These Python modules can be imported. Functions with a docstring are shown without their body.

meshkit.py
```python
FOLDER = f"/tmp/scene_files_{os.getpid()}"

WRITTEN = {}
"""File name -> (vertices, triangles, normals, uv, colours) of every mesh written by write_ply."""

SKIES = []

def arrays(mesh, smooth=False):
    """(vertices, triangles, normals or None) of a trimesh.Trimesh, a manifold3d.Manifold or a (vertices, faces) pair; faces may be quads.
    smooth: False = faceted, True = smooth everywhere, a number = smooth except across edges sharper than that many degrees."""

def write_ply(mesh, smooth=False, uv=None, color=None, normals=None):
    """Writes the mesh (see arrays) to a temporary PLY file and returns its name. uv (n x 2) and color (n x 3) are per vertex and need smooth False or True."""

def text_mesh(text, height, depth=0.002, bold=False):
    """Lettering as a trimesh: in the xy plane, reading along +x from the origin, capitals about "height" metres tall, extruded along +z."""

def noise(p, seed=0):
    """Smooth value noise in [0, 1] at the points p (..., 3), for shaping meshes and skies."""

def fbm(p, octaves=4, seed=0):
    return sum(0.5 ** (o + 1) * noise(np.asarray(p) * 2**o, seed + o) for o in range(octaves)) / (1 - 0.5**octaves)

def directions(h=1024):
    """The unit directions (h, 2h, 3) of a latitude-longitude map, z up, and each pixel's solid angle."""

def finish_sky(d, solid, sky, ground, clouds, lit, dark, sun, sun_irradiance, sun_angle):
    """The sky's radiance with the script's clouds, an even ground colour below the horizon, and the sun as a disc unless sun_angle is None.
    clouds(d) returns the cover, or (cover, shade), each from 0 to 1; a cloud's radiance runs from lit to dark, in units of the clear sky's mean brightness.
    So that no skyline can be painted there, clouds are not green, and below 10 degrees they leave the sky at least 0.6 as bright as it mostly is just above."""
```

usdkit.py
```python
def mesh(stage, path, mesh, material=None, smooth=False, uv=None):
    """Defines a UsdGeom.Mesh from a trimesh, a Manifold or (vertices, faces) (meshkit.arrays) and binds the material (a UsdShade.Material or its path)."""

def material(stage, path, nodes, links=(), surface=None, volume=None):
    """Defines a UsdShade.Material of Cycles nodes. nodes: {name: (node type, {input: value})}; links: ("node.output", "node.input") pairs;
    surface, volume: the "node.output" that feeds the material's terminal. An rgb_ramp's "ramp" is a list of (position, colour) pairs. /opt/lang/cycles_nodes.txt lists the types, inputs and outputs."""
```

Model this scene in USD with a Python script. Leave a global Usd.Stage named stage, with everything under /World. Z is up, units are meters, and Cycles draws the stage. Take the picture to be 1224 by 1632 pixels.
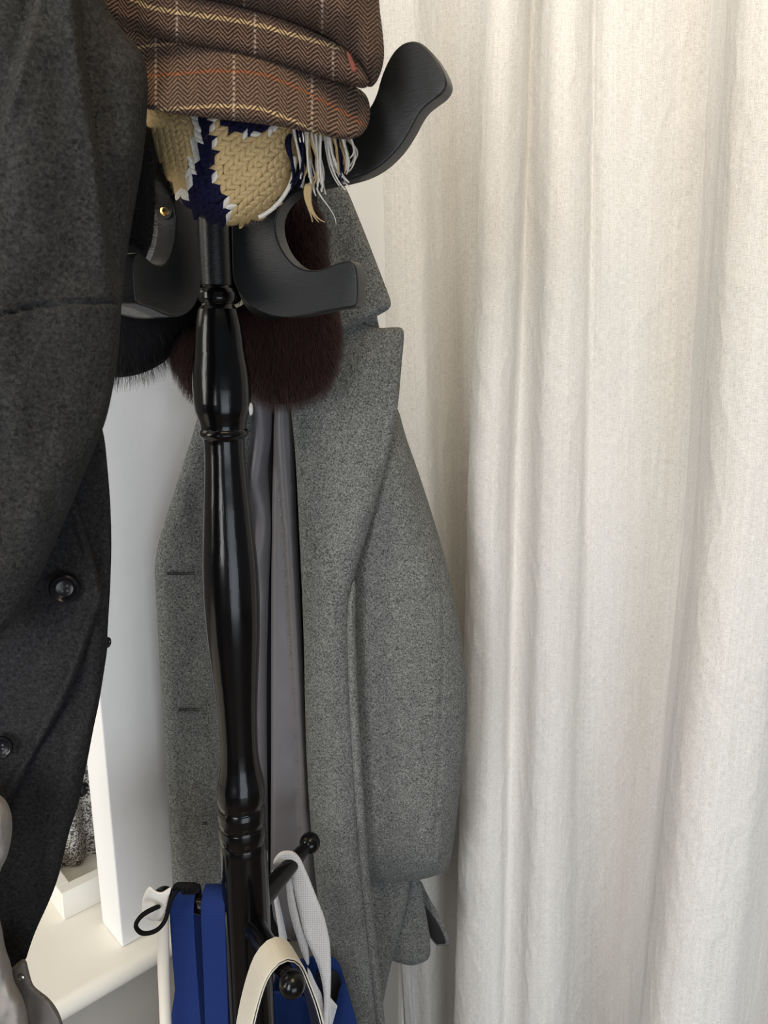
import math, random
import numpy as np, trimesh, shapely
from shapely.geometry import Polygon, LineString
from scipy.spatial import Delaunay
from scipy.interpolate import PchipInterpolator, CubicSpline
import usdkit, meshkit
from pxr import Usd, UsdGeom, UsdLux, UsdShade, Gf, Sdf, Vt

random.seed(5)
RNG = np.random.default_rng(5)
stage = Usd.Stage.CreateInMemory()
UsdGeom.SetStageUpAxis(stage, 'Z')
UsdGeom.SetStageMetersPerUnit(stage, 1.0)
UsdGeom.Xform.Define(stage, '/World')
UsdGeom.Scope.Define(stage, '/World/Looks')

# ------------------------------------------------------------------ camera, light, exposure
PITCH, CAMZ, FPX = math.radians(13.3), 1.45, 1224.0
cam = UsdGeom.Camera.Define(stage, '/World/camera')
cam.CreateHorizontalApertureAttr(36.0); cam.CreateVerticalApertureAttr(48.0)
cam.CreateFocalLengthAttr(36.0)
cam.CreateFStopAttr(16.0); cam.CreateFocusDistanceAttr(0.74)
cam.CreateClippingRangeAttr((0.05, 100.0))
cam.AddTranslateOp().Set((0, 0, CAMZ)); cam.AddRotateXOp().Set(90 - math.degrees(PITCH))
cam.CreateExposureAttr(0.06)

def rect_light(name, loc, target, w, h, color, intensity):
    l = UsdLux.RectLight.Define(stage, '/World/' + name)
    l.CreateWidthAttr(w); l.CreateHeightAttr(h); l.CreateColorAttr(Gf.Vec3f(*color)); l.CreateIntensityAttr(intensity)
    m = Gf.Matrix4d().SetLookAt(Gf.Vec3d(*loc), Gf.Vec3d(*target), Gf.Vec3d(0, 0, 1)).GetInverse()
    l.AddTransformOp().Set(m)
dome = UsdLux.DomeLight.Define(stage, '/World/ambient_dome')
dome.CreateIntensityAttr(0.06); dome.CreateColorAttr(Gf.Vec3f(0.88, 0.94, 1.0))  # dim ambient from all sides, in place of bounce from the unbuilt room
rect_light('unseen_window_light', (-0.85, -1.25, 1.55), (0.0, 0.9, 1.1), 0.55, 1.4, (0.98, 0.98, 1.0), 10.0)  # out of view behind the camera, lights the stand from front left
rect_light('unseen_side_light', (-1.9, -0.35, 1.6), (0.2, 1.1, 1.2), 0.6, 1.2, (1.0, 0.96, 0.88), 9.0)  # out of view at left, placed to shade the curtain folds
rect_light('unseen_room_light', (0.95, -1.7, 0.60), (0.0, 1.0, 0.65), 1.5, 1.1, (0.82, 0.91, 1.0), 4.6)  # cool, out of view at lower right, lights the post and lower curtain
rect_light('unseen_ceiling_lamp', (0.15, 0.1, 2.42), (0.25, 0.6, 0.0), 0.6, 0.6, (1.0, 0.78, 0.48), 8.0)  # out of view overhead, warms the top of the curtain
rect_light('unseen_reveal_light', (-0.95, 0.85, 1.75), (-0.40, 0.90, 0.75), 0.35, 0.35, (1.0, 0.90, 0.72), 3.0)  # out of view, placed to brighten the reveal and sill

# ------------------------------------------------------------------ helpers
CP, SP = math.cos(PITCH), math.sin(PITCH)
def ray(x, y):
    u = (np.asarray(x, float) - 612) / FPX; v = -(np.asarray(y, float) - 816) / FPX
    return u, CP + v * SP, -SP + v * CP
def P(x, y, Y):
    u, b, c = ray(x, y)
    s = np.asarray(Y, float) / b
    return np.stack(np.broadcast_arrays(u * s, np.asarray(Y, float) + 0 * u, CAMZ + c * s), -1)
def px_m(y, Y):                                   # metres per pixel at depth Y on row y
    return Y / ray(0, y)[1] / FPX

counts = {}
def path_of(name, parent=None):
    base = (parent.GetPath() if parent else Sdf.Path('/World'))
    k = (str(base), name); n = counts.get(k, 0); counts[k] = n + 1
    return f'{base}/{name}' + (f'_{n:03d}' if n else '')
KEEP = {}
def obj(name, mesh, mat, parent=None, smooth=35, uv=None, label=None, kind=None):
    if parent is not None: KEEP.setdefault((str(parent.GetPath()), str(mat.GetPath()).split('/')[-1]), []).append(mesh)
    m = usdkit.mesh(stage, path_of(name, parent), mesh, mat, smooth=(True if uv is not None else smooth), uv=uv)
    p = m.GetPrim()
    if uv is not None: pass
    if label: p.SetCustomDataByKey('label', label)
    if kind: p.SetCustomDataByKey('kind', kind)
    return p
def struct(name, mesh, mat, parent=None, smooth=35):
    p = obj(name, mesh, mat, parent, smooth)
    if parent is None: p.SetCustomDataByKey('kind', 'structure')
    return p
def tag(p, label, cat, group=None):
    p.SetCustomDataByKey('label', label); p.SetCustomDataByKey('category', cat)
    if group: p.SetCustomDataByKey('group', group)
    return p
def thing(name, label, cat, loc=(0, 0, 0)):
    # the Xform sits at the thing's base; children are given in world metres and shifted back
    x = UsdGeom.Xform.Define(stage, path_of(name)); x.AddTranslateOp().Set(tuple(map(float, loc)))
    p = x.GetPrim(); ORIGIN[p.GetPath()] = np.asarray(loc, float)
    return tag(p, label, cat)
ORIGIN = {}

def curves(name, strands, width, mat, parent=None, label=None, kind=None, tip=0.3):
    c = UsdGeom.BasisCurves.Define(stage, path_of(name, parent))
    n = [len(s) for s in strands]
    c.CreateTypeAttr('linear')
    c.CreateCurveVertexCountsAttr(Vt.IntArray(n))
    c.CreatePointsAttr(Vt.Vec3fArray.FromNumpy(np.vstack(strands).astype(np.float32)))
    w = np.concatenate([np.linspace(width, width * tip, k) for k in n]).astype(np.float32)
    c.CreateWidthsAttr(Vt.FloatArray.FromNumpy(w)); c.SetWidthsInterpolation('vertex')
    UsdShade.MaterialBindingAPI.Apply(c.GetPrim()).Bind(mat)
    if label: c.GetPrim().SetCustomDataByKey('label', label)
    if kind: c.GetPrim().SetCustomDataByKey('kind', kind)
    return c.GetPrim()

def chaikin(pts, n=2, closed=True):
    p = np.asarray(pts, float)
    for _ in range(n):
        q = np.roll(p, -1, 0) if closed else p[1:]
        a = p if closed else p[:-1]
        r = np.empty((2 * len(a), p.shape[1])); r[0::2] = .75 * a + .25 * q; r[1::2] = .25 * a + .75 * q
        p = r if closed else np.vstack([p[:1], r, p[-1:]])
    return p
def grid_poly(poly, step):
    """Triangulates a polygon with an even grid: points, triangles, distance to the boundary."""
    b = poly.exterior; n = max(8, int(b.length / step))
    bp = np.array([b.interpolate(i / n, normalized=True).coords[0] for i in range(n)])
    x0, y0, x1, y1 = poly.bounds
    gy = np.arange(y0, y1, step * .87); pts = []
    for i, y in enumerate(gy):
        xs = np.arange(x0 + (i % 2) * step / 2, x1, step); pts.append(np.stack([xs, np.full_like(xs, y)], 1))
    g = np.vstack(pts)
    g = g[shapely.contains_xy(poly, g[:, 0], g[:, 1])]
    g = g[shapely.distance(shapely.points(g), b) > .45 * step]
    allp = np.vstack([bp, g])
    t = Delaunay(allp).simplices
    c = allp[t].mean(1)
    t = t[shapely.contains_xy(poly.buffer(.01), c[:, 0], c[:, 1])]
    a = allp[t]; cr = (a[:, 1, 0] - a[:, 0, 0]) * (a[:, 2, 1] - a[:, 0, 1]) - (a[:, 1, 1] - a[:, 0, 1]) * (a[:, 2, 0] - a[:, 0, 0])
    t = t[np.abs(cr) > 1e-6]; cr = cr[np.abs(cr) > 1e-6]
    t[cr < 0] = t[cr < 0][:, ::-1]                 # clockwise on screen = facing the front
    return allp, t, shapely.distance(shapely.points(allp), b)
def sheet(pts, Y, thick=.003, step=7, bulge=0, bw=12, disp=None, back=0.0, smooth=2, noise=0, nscale=.02, seed=0):
    """A solid sheet of cloth whose outline is given on the picture and which hangs at depth Y: front rounded by bulge over bw, back face real."""
    poly = Polygon(chaikin(pts, smooth) if smooth else pts).buffer(0)
    if poly.geom_type != 'Polygon': poly = max(poly.geoms, key=lambda g: g.area)
    p, t, d = grid_poly(poly, step)
    x, y = p[:, 0], p[:, 1]
    f = np.sqrt(np.clip(1 - (1 - np.minimum(d / bw, 1)) ** 2, 0, 1))
    Y0 = Y(x, y) if callable(Y) else np.full(len(x), float(Y))
    D = disp(x, y) if disp else 0
    if noise: D = D + noise * (meshkit.fbm(np.stack([x * nscale, y * nscale * .5, 0 * x], -1), 3, seed) - .5) * np.minimum(1, d / 20)
    front = P(x, y, Y0 - bulge * f + D)
    bk = P(x, y, Y0 + thick + back * f + D)
    n = len(p)
    e = np.sort(np.vstack([t[:, [0, 1]], t[:, [1, 2]], t[:, [2, 0]]]), 1)
    de = np.vstack([t[:, [0, 1]], t[:, [1, 2]], t[:, [2, 0]]])
    _, inv, cnt = np.unique(e, axis=0, return_inverse=True, return_counts=True)
    be = de[cnt[inv.ravel()] == 1]
    side = np.vstack([np.stack([be[:, 1], be[:, 0], be[:, 0] + n], 1), np.stack([be[:, 1], be[:, 0] + n, be[:, 1] + n], 1)])
    F = np.vstack([t, t[:, ::-1] + n, side])
    m = trimesh.Trimesh(np.vstack([front, bk]), F, process=False)
    m.metadata['px'] = np.vstack([p, p])
    return fixed(m)
def fixed(m):
    if m.volume < 0: m.invert()
    return m
def bevel_extrude(poly2, t, b):
    """Closed outline (n,2), thickness t along local w centred on 0, bevel b: (u,v,w) mesh."""
    q = np.asarray(Polygon(poly2).exterior.coords)[:-1]
    if Polygon(q).exterior.is_ccw is False: q = q[::-1]
    d = np.roll(q, -1, 0) - np.roll(q, 1, 0); nrm = np.stack([d[:, 1], -d[:, 0]], 1); nrm /= np.linalg.norm(nrm, axis=1, keepdims=True)
    loops = [(-t / 2, b), (-t / 2 + .3 * b, .3 * b), (-t / 2 + b, 0), (t / 2 - b, 0), (t / 2 - .3 * b, .3 * b), (t / 2, b)]
    V = np.vstack([np.column_stack([q - nrm * ins, np.full(len(q), w)]) for w, ins in loops]); n = len(q); F = []
    for k in range(len(loops) - 1):
        i = np.arange(n); j = (i + 1) % n
        F += [np.stack([k * n + i, k * n + j, (k + 1) * n + j], 1), np.stack([k * n + i, (k + 1) * n + j, (k + 1) * n + i], 1)]
    _, cap = trimesh.creation.triangulate_polygon(Polygon(q - nrm * b), engine='earcut')
    v2, cap = trimesh.creation.triangulate_polygon(Polygon(q - nrm * b), engine='earcut')
    from scipy.spatial import cKDTree
    mp = cKDTree(q - nrm * b).query(v2)[1]; cap = mp[cap]
    F += [cap[:, ::-1], cap + (len(loops) - 1) * n]
    return fixed(trimesh.Trimesh(V, np.vstack(F), process=False))
def tube(pts, r, n=10, closed=False, flat=1.0):
    p = np.asarray(pts, float); r = np.broadcast_to(r, len(p))
    tg = np.gradient(p, axis=0); tg /= np.linalg.norm(tg, axis=1, keepdims=True) + 1e-12
    up = np.array([0.31, 0.2, 0.93]); a = np.cross(tg[0], up); a /= np.linalg.norm(a); A = []
    for k in range(len(p)):
        a = a - tg[k] * (a @ tg[k]); a /= np.linalg.norm(a); A.append(a)
    A = np.array(A); B = np.cross(tg, A); th = np.linspace(0, 2 * np.pi, n, endpoint=False)
    V = (p[:, None] + r[:, None, None] * (A[:, None] * np.cos(th)[None, :, None] + flat * B[:, None] * np.sin(th)[None, :, None])).reshape(-1, 3)
    F = []
    for k in range(len(p) - 1):
        i = np.arange(n); j = (i + 1) % n
        F += [np.stack([k * n + i, k * n + j, (k + 1) * n + j], 1), np.stack([k * n + i, (k + 1) * n + j, (k + 1) * n + i], 1)]
    V = np.vstack([V, p[0], p[-1]]); i = np.arange(n); j = (i + 1) % n; N = len(V)
    F += [np.stack([j, i, np.full(n, N - 2)], 1), np.stack([(len(p) - 1) * n + i, (len(p) - 1) * n + j, np.full(n, N - 1)], 1)]
    return fixed(trimesh.Trimesh(V, np.vstack(F), process=False))
def spline(pts, n=40):
    p = np.asarray(pts, float); d = np.r_[0, np.cumsum(np.linalg.norm(np.diff(p, axis=0), axis=1))]
    return CubicSpline(d, p)(np.linspace(0, d[-1], n))
def ribbon(center, wvec, thick, n=60):
    """A strap: centre line (k,3), width vectors (k,3) or one, thickness; closed solid with rounded rims."""
    c = spline(center, n); w = np.broadcast_to(np.asarray(wvec, float), (len(center), 3)); w = spline(w, n) if len(np.unique(w, axis=0)) > 1 else np.tile(w[0], (n, 1))
    tg = np.gradient(c, axis=0); tg /= np.linalg.norm(tg, axis=1, keepdims=True)
    wd = w / np.linalg.norm(w, axis=1, keepdims=True); nr = np.cross(tg, wd); nr /= np.linalg.norm(nr, axis=1, keepdims=True)
    prof = [(-.5, 0), (-.49, .4), (-.47, .5), (-.2, .5), (.2, .5), (.47, .5), (.49, .4), (.5, 0), (.49, -.4), (.47, -.5), (.2, -.5), (-.2, -.5), (-.47, -.5), (-.49, -.4)]
    V = np.stack([c + w * a + nr * thick * b for a, b in prof], 1).reshape(-1, 3); m = len(prof); F = []
    for k in range(n - 1):
        i = np.arange(m); j = (i + 1) % m
        F += [np.stack([k * m + i, k * m + j, (k + 1) * m + j], 1), np.stack([k * m + i, (k + 1) * m + j, (k + 1) * m + i], 1)]
    tri = np.array([[0, k, k + 1] for k in range(1, m - 1)])
    F += [tri[:, ::-1], tri + (n - 1) * m]
    return fixed(trimesh.Trimesh(V, np.vstack(F), process=False))
def lathe(prof, center, n=64):
    """prof: (z, r) pairs from the bottom up."""
    pr = np.asarray(prof, float); th = np.linspace(0, 2 * np.pi, n, endpoint=False)
    V = np.stack([center[0] + pr[:, 1:2] * np.cos(th), center[1] + pr[:, 1:2] * np.sin(th), np.repeat(pr[:, :1], n, 1)], -1).reshape(-1, 3); F = []
    i = np.arange(n); j = (i + 1) % n
    for k in range(len(pr) - 1):
        F += [np.stack([k * n + i, k * n + j, (k + 1) * n + j], 1), np.stack([k * n + i, (k + 1) * n + j, (k + 1) * n + i], 1)]
    V = np.vstack([V, [[*center[:2], pr[0, 0]], [*center[:2], pr[-1, 0]]]]); N = len(V)
    F += [np.stack([j, i, np.full(n, N - 2)], 1), np.stack([(len(pr) - 1) * n + i, (len(pr) - 1) * n + j, np.full(n, N - 1)], 1)]
    return fixed(trimesh.Trimesh(V, np.vstack(F), process=False))
def box_b(size, b=.002):
    q = [(-size[0] / 2, -size[1] / 2), (size[0] / 2, -size[1] / 2), (size[0] / 2, size[1] / 2), (-size[0] / 2, size[1] / 2)]
    s = Polygon(q).buffer(-b).buffer(b, quad_segs=3)
    return bevel_extrude(np.asarray(s.exterior.coords)[:-1], size[2], b)
def frame_to(mesh, o, ex, ey, ez):
    M = np.eye(4); M[:3, 0], M[:3, 1], M[:3, 2], M[:3, 3] = ex, ey, ez, o
    m = mesh.copy(); m.apply_transform(M); return fixed(m)
def sstep(x, a, b):
    t = np.clip((x - a) / (b - a), 0, 1); return t * t * (3 - 2 * t)
def curve_fn(pts, over='x'):
    p = np.asarray(pts, float); k = 0 if over == 'x' else 1; o = np.argsort(p[:, k]); p = p[o]
    f = PchipInterpolator(p[:, k], p[:, 1 - k], extrapolate=True)
    return lambda t: f(np.clip(t, p[0, k] - 1, p[-1, k] + 1))
def groove(pts, w, depth):
    L = LineString(pts)
    return lambda x, y: depth * np.exp(-(shapely.distance(shapely.points(np.stack([x, y], 1)), L) / w) ** 2)

# ------------------------------------------------------------------ materials
def M(name, nodes, links, surface='p.BSDF'):
    return usdkit.material(stage, '/World/Looks/' + name, nodes, links, surface=surface)
def plain(name, color, rough=.5, spec=.5, coat=0, metallic=0, bump=0, bscale=200, stretch=(1, 1, 1)):
    nd = {'p': ('principled_bsdf', dict(base_color=color, roughness=rough, specular_ior_level=spec, coat_weight=coat, metallic=metallic))}; lk = []
    if bump:
        nd |= {'g': ('geometry', {}), 'mp': ('mapping', dict(scale=stretch)), 'n': ('noise_texture', dict(scale=bscale, detail=3.0)), 'b': ('bump', dict(strength=1.0, distance=bump))}
        lk = [('g.position', 'mp.vector'), ('mp.vector', 'n.vector'), ('n.fac', 'b.height'), ('b.normal', 'p.normal')]
    return M(name, nd, lk)
def wool(name, dark, light, scale=420, bump=.0006, sheen=.25, stretch=(1, 1, 1), mid=.5, spread=.16):
    nd = {'g': ('geometry', {}), 'mp': ('mapping', dict(scale=stretch)),
          'n': ('noise_texture', dict(scale=scale, detail=3.0, roughness=.65, distortion=.8)),
          'n2': ('noise_texture', dict(scale=scale * .12, detail=2.0)),
          'a': ('math', dict(math_type='multiply_add', value2=.07, value3=-.035)), 'ad': ('math', dict(math_type='add')),
          'r': ('rgb_ramp', dict(ramp=[(mid - spread, dark), (mid, tuple((a + b) / 2 * .92 for a, b in zip(dark, light))), (mid + spread, light)])),
          'b': ('bump', dict(strength=.8, distance=bump)),
          'p': ('principled_bsdf', dict(roughness=.95, specular_ior_level=.12, sheen_weight=sheen, sheen_roughness=.6, sheen_tint=light))}
    return M(name, nd, [('g.position', 'mp.vector'), ('mp.vector', 'n.vector'), ('mp.vector', 'n2.vector'), ('n2.fac', 'a.value1'), ('a.value', 'ad.value1'), ('n.fac', 'ad.value2'),
                        ('ad.value', 'r.fac'), ('r.color', 'p.base_color'), ('n.fac', 'b.height'), ('b.normal', 'p.normal')])
def weave(name, color, scale, bump=.0002, rough=.85, var=.12, spec=.2):
    """Webbing or canvas: two crossed wave grains."""
    hi = tuple(min(1, c * (1 + var)) for c in color); lo = tuple(c * (1 - var) for c in color)
    nd = {'g': ('geometry', {}), 'w1': ('wave_texture', dict(scale=scale, bands_direction='z', distortion=.6, detail=1.0)), 'w2': ('wave_texture', dict(scale=scale, bands_direction='x', distortion=.6, detail=1.0)),
          'm': ('math', dict(math_type='multiply')), 'r': ('rgb_ramp', dict(ramp=[(0, lo), (.6, hi)])), 'b': ('bump', dict(strength=.7, distance=bump)),
          'p': ('principled_bsdf', dict(roughness=rough, specular_ior_level=spec))}
    return M(name, nd, [('g.position', 'w1.vector'), ('g.position', 'w2.vector'), ('w1.fac', 'm.value1'), ('w2.fac', 'm.value2'), ('m.value', 'r.fac'), ('r.color', 'p.base_color'), ('m.value', 'b.height'), ('b.normal', 'p.normal')])
def hair(name, c1, c2, rough=.5):
    nd = {'h': ('hair_info', {}), 'r': ('rgb_ramp', dict(ramp=[(0, c1), (1, c2)])), 'p': ('principled_bsdf', dict(roughness=rough, specular_ior_level=.3))}
    return M(name, nd, [('h.intercept', 'r.fac'), ('r.color', 'p.base_color')])
def linen(name):
    nd = {'t': ('texture_coordinate', {}), 'ma': ('mapping', dict(scale=(1500, 130, 1))), 'mb': ('mapping', dict(scale=(115, 1500, 1))), 'mc': ('mapping', dict(scale=(330, 6, 1))), 'md': ('mapping', dict(scale=(700, 700, 1))),
          'na': ('noise_texture', dict(scale=1.0, detail=2.0)), 'nb': ('noise_texture', dict(scale=1.0, detail=2.0)), 'nc': ('noise_texture', dict(scale=1.0, detail=3.0)), 'nd': ('noise_texture', dict(scale=1.0, detail=3.0)),
          's1': ('math', dict(math_type='add')), 's2': ('math', dict(math_type='multiply_add', value2=.45)), 's3': ('math', dict(math_type='multiply_add', value2=.9)),
          'r': ('rgb_ramp', dict(ramp=[(.41, (.66, .635, .595)), (.50, (.81, .80, .78)), (.60, (.92, .918, .91))])), 'sc': ('math', dict(math_type='divide', value2=3.35)),
          'b': ('bump', dict(strength=.6, distance=.0007)), 'p': ('principled_bsdf', dict(roughness=.9, specular_ior_level=.15, sheen_weight=.1)),
          'tr': ('translucent_bsdf', dict()), 'mx': ('mix_closure', dict(fac=.08))}
    lk = [('t.UV', f'm{k}.vector') for k in 'abcd'] + [(f'm{k}.vector', f'n{k}.vector') for k in 'abcd']
    lk += [('na.fac', 's1.value1'), ('nb.fac', 's1.value2'), ('nc.fac', 's2.value1'), ('s1.value', 's2.value3'), ('nd.fac', 's3.value1'), ('s2.value', 's3.value3'), ('s3.value', 'sc.value1'), ('sc.value', 'r.fac'),
           ('r.color', 'p.base_color'), ('r.color', 'tr.color'), ('s3.value', 'b.height'), ('b.normal', 'p.normal'), ('p.BSDF', 'mx.closure1'), ('tr.BSDF', 'mx.closure2')]
    return M(name, nd, lk, 'mx.closure')
def tweed(name, lines, u0=0.0):
    """Brown herringbone over uv in metres; lines: (v, half width, colour) cross stripes; dashed white warp lines every 61 mm."""
    nd = {'t': ('texture_coordinate', {}), 's': ('separate_xyz', {}), 'wn': ('noise_texture', dict(scale=220.0, detail=1.0)), 'wm': ('math', dict(math_type='multiply_add', value2=.0014, value3=-.0007)),
          'va': ('math', dict(math_type='add')), 'pp': ('math', dict(math_type='pingpong', value2=.0078)), 'k': ('math', dict(math_type='multiply_add', value2=1.05)),
          'q': ('math', dict(math_type='multiply', value2=2 * math.pi / .0035)), 'sn': ('math', dict(math_type='sine')), 'nz': ('noise_texture', dict(scale=900.0, detail=3.0)),
          'na': ('math', dict(math_type='multiply_add', value2=3.4)), 'mr': ('map_range', dict(from_min=.7, from_max=2.7, clamp=True)),
          'r': ('rgb_ramp', dict(ramp=[(0, (.018, .009, .006)), (.40, (.044, .023, .015)), (.66, (.088, .055, .039)), (1, (.22, .15, .115))])),
          'b': ('bump', dict(strength=.8, distance=.0006)), 'p': ('principled_bsdf', dict(roughness=.95, specular_ior_level=.1, sheen_weight=.2, sheen_tint=(.4, .3, .25)))}
    lk = [('t.UV', 's.vector'), ('t.UV', 'wn.vector'), ('wn.fac', 'wm.value1'), ('s.y', 'va.value1'), ('wm.value', 'va.value2'), ('s.x', 'pp.value1'), ('pp.value', 'k.value1'), ('va.value', 'k.value3'), ('k.value', 'q.value1'), ('q.value', 'sn.value1'),
          ('t.UV', 'nz.vector'), ('nz.fac', 'na.value1'), ('sn.value', 'na.value3'), ('na.value', 'mr.value'), ('mr.result', 'r.fac'), ('na.value', 'b.height'), ('b.normal', 'p.normal')]
    last = 'r.color'
    # dashed warp
    nd |= {'wu': ('math', dict(math_type='add', value2=u0)), 'wq': ('math', dict(math_type='pingpong', value2=.0305)), 'wl': ('math', dict(math_type='less_than', value2=.0009)),
           'wv': ('math', dict(math_type='multiply', value2=2 * math.pi / .0042)), 'ws': ('math', dict(math_type='sine')), 'wg': ('math', dict(math_type='greater_than', value2=-.25)), 'wx': ('math', dict(math_type='multiply')), 'wf': ('math', dict(math_type='multiply', value2=.8)),
           'wc': ('mix', dict(color2=(.36, .30, .25)))}
    lk += [('s.x', 'wu.value1'), ('wu.value', 'wq.value1'), ('wq.value', 'wl.value1'), ('s.y', 'wv.value1'), ('wv.value', 'ws.value1'), ('ws.value', 'wg.value1'), ('wl.value', 'wx.value1'), ('wg.value', 'wx.value2'), ('wx.value', 'wf.value1'), ('wf.value', 'wc.fac'), (last, 'wc.color1')]
    last = 'wc.color'
    for i, (v, hw, col) in enumerate(lines):
        nd |= {f'l{i}a': ('math', dict(math_type='subtract', value2=v)), f'l{i}b': ('math', dict(math_type='absolute')), f'l{i}c': ('math', dict(math_type='less_than', value2=hw)),
               f'l{i}d': ('math', dict(math_type='multiply_add', value2=.55, value3=.40, use_clamp=True)), f'l{i}e': ('math', dict(math_type='multiply', use_clamp=True)), f'l{i}m': ('mix', dict(color2=col))}
        lk += [('va.value', f'l{i}a.value1'), (f'l{i}a.value', f'l{i}b.value1'), (f'l{i}b.value', f'l{i}c.value1'), ('sn.value', f'l{i}d.value1'), (f'l{i}c.value', f'l{i}e.value1'), (f'l{i}d.value', f'l{i}e.value2'), (f'l{i}e.value', f'l{i}m.fac'), (last, f'l{i}m.color1')]
        last = f'l{i}m.color'
    lk.append((last, 'p.base_color'))
    return M(name, nd, lk)

paint_wall = plain('wall_paint', (.80, .80, .79), .55, .3, bump=.0004, bscale=60)
paint_sill = plain('sill_paint', (.84, .81, .73), .35, .5, bump=.0002, bscale=30)
paint_trim = plain('trim_paint', (.84, .82, .76), .35, .5)
paint_under_shade = plain('shaded_lower_wall', (.40, .375, .335), .6, .3)  # darker than the wall above; shade under the sill is in the colour
floor_mat = plain('floor_wood', (.16, .12, .09), .5, .3, bump=.001, bscale=20, stretch=(1, 8, 1))
ceiling_mat = plain('ceiling_paint', (.80, .76, .68), .8, .2)
dim_mat = plain('dim_backdrop_paint', (.20, .185, .16), .8, .2)  # dark so that the space behind the recess reads dim
black_gloss = plain('black_lacquer', (.0025, .0025, .003), .17, .28, bump=.00008, bscale=500, stretch=(1, 1, .06))
black_satin = M('black_satin_wood', {'g': ('geometry', {}), 'mp': ('mapping', dict(scale=(1, 1, 7))), 'n': ('noise_texture', dict(scale=190.0, detail=4.0, roughness=.6, distortion=.5)), 'b': ('bump', dict(strength=.6, distance=.0004)),
    'p': ('principled_bsdf', dict(base_color=(.009, .010, .011), roughness=.36, specular_ior_level=.34))}, [('g.position', 'mp.vector'), ('mp.vector', 'n.vector'), ('n.fac', 'b.height'), ('b.normal', 'p.normal')])
brass = plain('brass', (.72, .48, .20), .25, .5, metallic=1)
steel = plain('steel', (.6, .6, .6), .25, .5, metallic=1)
white_plastic = plain('white_plastic', (.82, .81, .78), .3, .5)
ivory_plastic = plain('ivory_plastic', (.74, .70, .62), .35, .5)
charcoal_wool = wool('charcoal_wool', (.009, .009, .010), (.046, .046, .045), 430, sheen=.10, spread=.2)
charcoal_shaded = wool('charcoal_wool_shaded', (.007, .007, .008), (.032, .032, .034), 430, sheen=.04, spread=.2)  # darker copy of the coat wool; shade on the lower layers in colour
grey_wool = wool('grey_wool', (.030, .032, .032), (.25, .258, .25), 560, sheen=.12, spread=.17)
satin = plain('grey_satin', (.135, .128, .138), .42, .4, bump=.0002, bscale=900)
satin_dark = plain('dark_lining_and_shade', (.012, .012, .014), .6, .3)  # vent lining; also stands for shade in the coat gap and bag opening
button_mat = plain('black_button', (.006, .006, .008), .22, .3)
thread = plain('dark_thread', (.03, .03, .032), .9, .1)
blue_canvas = weave('blue_canvas', (.008, .026, .12), 240, .0002, .9)
blue_strap = weave('blue_strap_cloth', (.009, .026, .13), 240, .0002, .85)
white_web = weave('white_webbing', (.64, .64, .66), 120, .0006, .8, .11)
cream_cloth = weave('cream_cotton', (.62, .585, .50), 240, .0001, .9, .06)
navy_cloth = weave('navy_cotton', (.014, .017, .034), 1200, .0001, .9)
nylon = plain('grey_nylon', (.135, .125, .118), .7, .2, bump=.002, bscale=28)
nylon_light = plain('pale_grey_nylon', (.24, .225, .21), .7, .25, bump=.003, bscale=32)
black_cord = weave('black_cord', (.006, .006, .007), 900, .0003, .9)
tan_yarn = plain('tan_yarn', (.45, .33, .165), .95, .1, bump=.0012, bscale=420, stretch=(1, 1, 1))
scarf_core_shade = plain('scarf_core_shade', (.07, .055, .04), .95, .1)  # dark base, stands for the shade between stitches
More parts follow.
